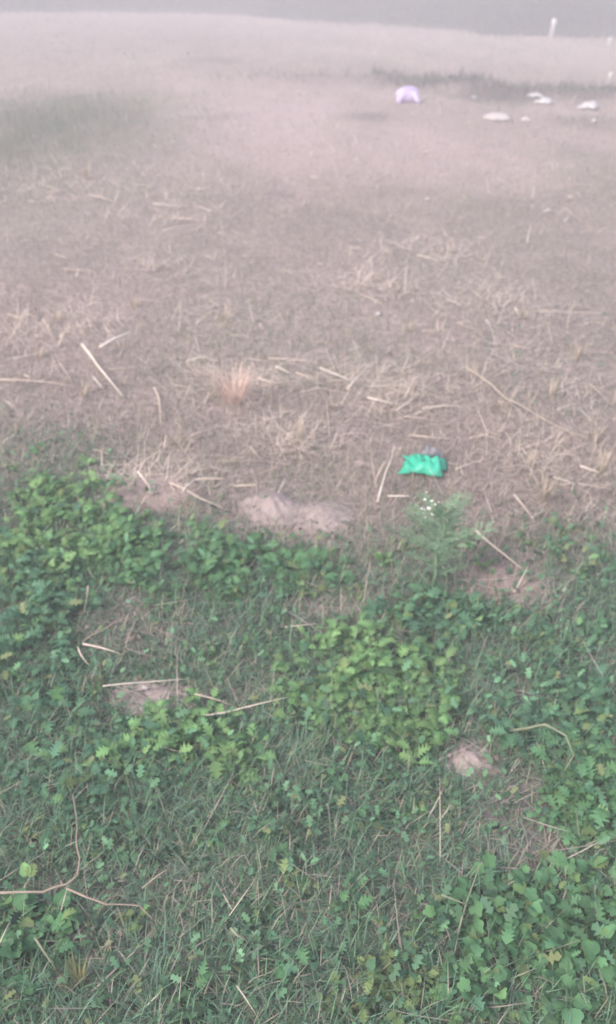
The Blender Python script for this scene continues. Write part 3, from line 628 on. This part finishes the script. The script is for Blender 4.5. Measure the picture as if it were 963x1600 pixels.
M_wp = plastic('white_plastic', (0.60, 0.57, 0.57), (0.72, 0.69, 0.69), 0.4, 0.25)
M_pinkp = plastic('pinkish_paper', (0.50, 0.44, 0.43), (0.58, 0.52, 0.50), 0.7, 0.1)
gp = scrap('plastic_scrap', 663, 736, 66, 24, M_gp, 'crumpled bright green plastic scrap lying on dry grass beyond the feathery weed', 'plastic scrap', 5, 0.25, 0.04, 20, 12, -0.16, notch=0.22)
M_dk = noisy('grey_plastic', (0.16, 0.15, 0.17), (0.26, 0.24, 0.27), 9, 0.5, 0.4, 0.2, 40)
fo = scrap('folded_edge', 674, 721, 34, 7, M_dk, 'grey-purple folded back edge', 'x', 8, 0.3, 0.035, 8, 4, -0.1)
del fo['category']; fo.location = fo.location - gp.location; fo.location.z += 0.012; fo.parent = gp
# purple carrier bag: puffed body with two knotted ends
def bag(px, py, wpx, hpx, label):
    p = ground(px, py); s = px_scale(px, py); W2 = wpx / s / 2; Hh = hpx / s; V = []; Fc = []; seg, rings = 22, 12
    for i in range(rings + 1):
        th = math.pi * i / rings
        for k in range(seg):
            a = 2 * math.pi * k / seg; q = 0.6 + 0.8 * float(fbm(math.cos(a) * 1.8 + 30, math.sin(a) * 1.8 + th * 1.8 + 30, 6, 4)) + 0.05 * math.sin(a * 7 + th * 4)
            V.append((W2 * q * math.sin(th) * math.cos(a), W2 * .7 * q * math.sin(th) * math.sin(a), Hh * .40 + Hh * .48 * q * math.cos(th)))
    for i in range(rings):
        for k in range(seg): k2 = (k + 1) % seg; Fc.append((i * seg + k, (i + 1) * seg + k, (i + 1) * seg + k2, i * seg + k2))
    e = empty('plastic_bag', p); tag(e, label, 'plastic bag'); link('bag_body', pydata('bag_body', V, Fc), M_pp, e)
    for sx in (-1, 1):
        pts = [(sx * W2 * .3, -.05, Hh * .5), (sx * W2 * .6, -.1, Hh * (.4 + .15 * sx)), (sx * W2 * .8, -.12, Hh * .2), (sx * W2 * (.85 + .2 * sx), -.16, Hh * .04)]
        v, f = tube(pts, [.045, .04, .035, .015], 7); link('bag_handle', pydata('bag_handle', v, f), M_pp, e)
bag(636, 160, 36, 24, 'puffed lilac-white plastic bag lying on the far dry field by the low bund')
scrap('paper_scrap', 836, 153, 20, 7, M_wp, 'bright white paper scrap touching the long white strip', 'paper scrap', 11, .3, .06, 8, 5, .2)
scrap('paper_scrap', 850, 161, 26, 9, M_wp, 'long bright white strip of paper on the far field', 'paper scrap', 12, .3, .05, 9, 5, -.5)
scrap('paper_scrap', 778, 186, 38, 12, M_pinkp, 'broad dull pinkish-white paper sheet lying on bare dirt', 'paper scrap', 13, .2, .05, 9, 5, -.15)
scrap('paper_scrap', 822, 190, 14, 7, M_pinkp, 'small dull scrap next to the broad pinkish-white sheet', 'paper scrap', 14, .2, .04, 7, 4)
scrap('paper_scrap', 920, 171, 26, 13, M_wp, 'tilted off-white scrap lying near the short dark-footed stake', 'paper scrap', 15, .3, .08, 9, 5, -.5)
scrap('paper_scrap', 927, 191, 8, 4, M_wp, 'tiny white chip near the tilted off-white scrap', 'paper scrap', 16, .2, .03, 6, 4)
for px, py, l_ in ((523, 28, 'tiny white scrap at the foot of the far hedge'), (668, 313, 'tiny white chip alone on the bare pinkish field'), (857, 331, 'small white flake beside a short straw on brown grass'), (591, 494, 'small pale flake on brown grass between loose straws'),
                   (228, 1083, 'white chip lying on the bare pinkish dirt patch under a straw'), (742, 139, 'small pale scrap lying on the low dark bund'), (665, 240, 'flat pale sliver of paper on the pinkish dirt')):
    scrap('paper_chip', px, py, 7 if py < 600 else 13, 3, M_wp, l_, 'paper scrap', px, .2, .015 + (.05 if py < 60 else 0), 6, 4, -.4)

# pale stakes
M_post = noisy('whitewashed_post', (0.38, 0.36, 0.35), (0.48, 0.45, 0.44), 12, 0.85, 0.1, 0.4, 50)
M_cap = noisy('white_paint', (0.60, 0.59, 0.58), (0.68, 0.67, 0.66), 12, 0.7, 0.2)
def stake(px, py, hpx, wpx, label, lean=0.03):
    p = ground(px, py); s = px_scale(px, py); h = hpx / s; w_ = wpx / s / 2
    e = empty('marker_post', p, 0.4); e.rotation_euler.y = lean; tag(e, label, 'post')
    v, f = tube([(0, 0, -0.05), (0, 0, h * .4), (0.004, 0, h * .72)], [w_ * 1.05, w_, w_ * .95], 8); link('shaft', pydata('shaft', v, f), M_post, e)
    v, f = tube([(0.004, 0, h * .72), (0.004, 0, h * .76), (0.004, 0, h * .93), (0.004, 0, h)], [w_ * .97, w_ * 1.25, w_ * 1.2, w_ * .6], 8); link('cap', pydata('cap', v, f), M_cap, e)
stake(861, 62, 29, 7, 'whitewashed marker post with white top standing before the far hedge')
stake(952, 71, 10, 7, 'short white stub standing at the foot of the far hedge')
stake(946, 148, 26, 4, 'thin pale stake standing on the low bund near paper scraps', .12)

# ------------------------------------------------------------------ far hedge: shrubs with stems and crowns
M_hleaf = attr_mat('hedge_leaf', 0.7, 0.2)
M_bark = noisy('bark', (0.09, 0.075, 0.06), (0.16, 0.13, 0.11), 12, 0.9, 0.1, 0.5)
def hedge_shrub(loc, R, Ht, seed, label):
    r = np.random.default_rng(seed); e = empty('hedge_shrub', loc); tag(e, label, 'shrub', 'shrubs in the far hedge')
    for k in range(4):
        a = k * 1.6 + r.random(); V, Fc = tube([(0.05 * math.cos(a), 0.05 * math.sin(a), -.05), (R * .25 * math.cos(a), R * .25 * math.sin(a), Ht * .35), (R * .5 * math.cos(a), R * .5 * math.sin(a), Ht * .75)], [.05, .035, .012], 6)
        link('trunk', pydata('trunk', V, Fc), M_bark, e)
    nc = 46; cc = r.normal(0, 1, (nc, 3)); cc /= np.linalg.norm(cc, axis=1)[:, None]; cc *= (r.random((nc, 1)) ** .5)
    cc = cc * np.array([R * .95, R * .75, Ht * .5]) * np.array([1, 1, .95]) + np.array([0, 0, Ht * .42]); cc[:14, 2] = r.uniform(.05, .35, 14); cc[:14, 0] = np.linspace(-R, R, 14)
    n = 9000; ci = r.integers(0, nc, n); P = cc[ci] + r.normal(0, 1, (n, 3)) * R * .17; P[:, 2] = np.clip(P[:, 2], 0.02, None)
    u = r.normal(0, 1, (n, 3)); u /= np.linalg.norm(u, axis=1)[:, None]; v = np.cross(u, r.normal(0, 1, (n, 3))); v /= np.linalg.norm(v, axis=1)[:, None]
    s = r.uniform(.035, .08, (n, 1)); Q = np.stack([P - u * s, P + v * s * .5, P + u * s, P - v * s * .5], 1).reshape(-1, 3)
    col = np.array([0.042, 0.06, 0.05]) * r.uniform(.6, 1.5, (n, 1)) * r.uniform(.85, 1.15, (nc, 1))[ci]
    link('crown', mesh_np('crown', Q, (np.arange(n)[:, None] * 4 + np.arange(4)).ravel(), np.full(n, 4), np.repeat(col, 4, 0)), M_hleaf, e)
pts = [(-420, 22), (-330, 22), (-240, 21), (-150, 21), (-70, 22), (10, 21), (95, 20), (175, 21), (255, 22), (330, 24), (405, 27), (475, 31), (545, 35), (615, 40), (685, 45), (755, 50), (820, 54), (895, 57), (965, 60), (1040, 64), (1120, 68), (1200, 72), (1300, 77)]
HL = {820: 'just beside the whitewashed marker post', 895: 'between the marker post and the white stub', 965: 'right behind the short white stub', 545: 'right behind the tiny white scrap'}
for i, (px, py) in enumerate(pts):
    p = ground(px, py - 4); p.y += random.uniform(-.7, 1.2); hedge_shrub(p, random.uniform(1.1, 1.45), random.uniform(1.7, 2.6), 300 + i, 'dense dark shrub in the hazy far hedge, ' + (HL[px] if px in HL else 'well away from the white posts' if px < 600 else 'on the stretch past the white stub' if px > 965 else 'between tiny white scrap and marker post'))

# rough grass and scrub along the hedge foot and on the low bund
r = np.random.default_rng(105); hx = np.array([ground(a_, b_ - 4).x for a_, b_ in pts]); hy = np.array([ground(a_, b_ - 4).y for a_, b_ in pts])
n = 16000; x = r.uniform(hx.min(), hx.max(), n); off = np.abs(r.normal(0, 1.3, n)) * (0.4 + 1.2 * fbm(x * .5, x * 0, 66, 3)); y = np.interp(x, hx, hy) + .6 - off
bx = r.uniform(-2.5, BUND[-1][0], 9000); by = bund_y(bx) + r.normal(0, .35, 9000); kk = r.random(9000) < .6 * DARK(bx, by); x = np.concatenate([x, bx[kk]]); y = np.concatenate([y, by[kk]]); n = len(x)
c = np.array([0.15, 0.145, 0.125]) * r.uniform(.5, 1.5, (n, 1))
tag(blades('rough_grass', x, y, r, r.uniform(.08, .34, n) * np.clip(y / 22, .35, 1), r.uniform(.006, .014, n), r.uniform(.1, .9, n), r.uniform(0, .6, n), c, M_grass), 'rough dark grass along the hedge foot and low bund', 'grass', kind='stuff')

# ------------------------------------------------------------------ haze
V = [(sx * 440, sy * 440 + 2, z) for z in (-1.6, 4.2) for sx, sy in ((-1, -1), (1, -1), (1, 1), (-1, 1))]
hz = link('haze', pydata('haze', V, [(3, 2, 1, 0), (4, 5, 6, 7), (0, 1, 5, 4), (1, 2, 6, 5), (2, 3, 7, 6), (3, 0, 4, 7)], False))
m = bpy.data.materials.new('haze'); m.use_nodes = True; t = m.node_tree; t.nodes.clear()
pv = N(t, 'VolumePrincipled'); pv.inputs['Color'].default_value = (0.855, 0.84, 0.86, 1); pv.inputs['Density'].default_value = 0.031; pv.inputs['Anisotropy'].default_value = 0.0
o = N(t, 'OutputMaterial'); t.links.new(pv.outputs[0], o.inputs['Volume'])
hz.data.materials.append(m); tag(hz, 'thin pale haze hanging over the whole field', 'haze', kind='stuff')
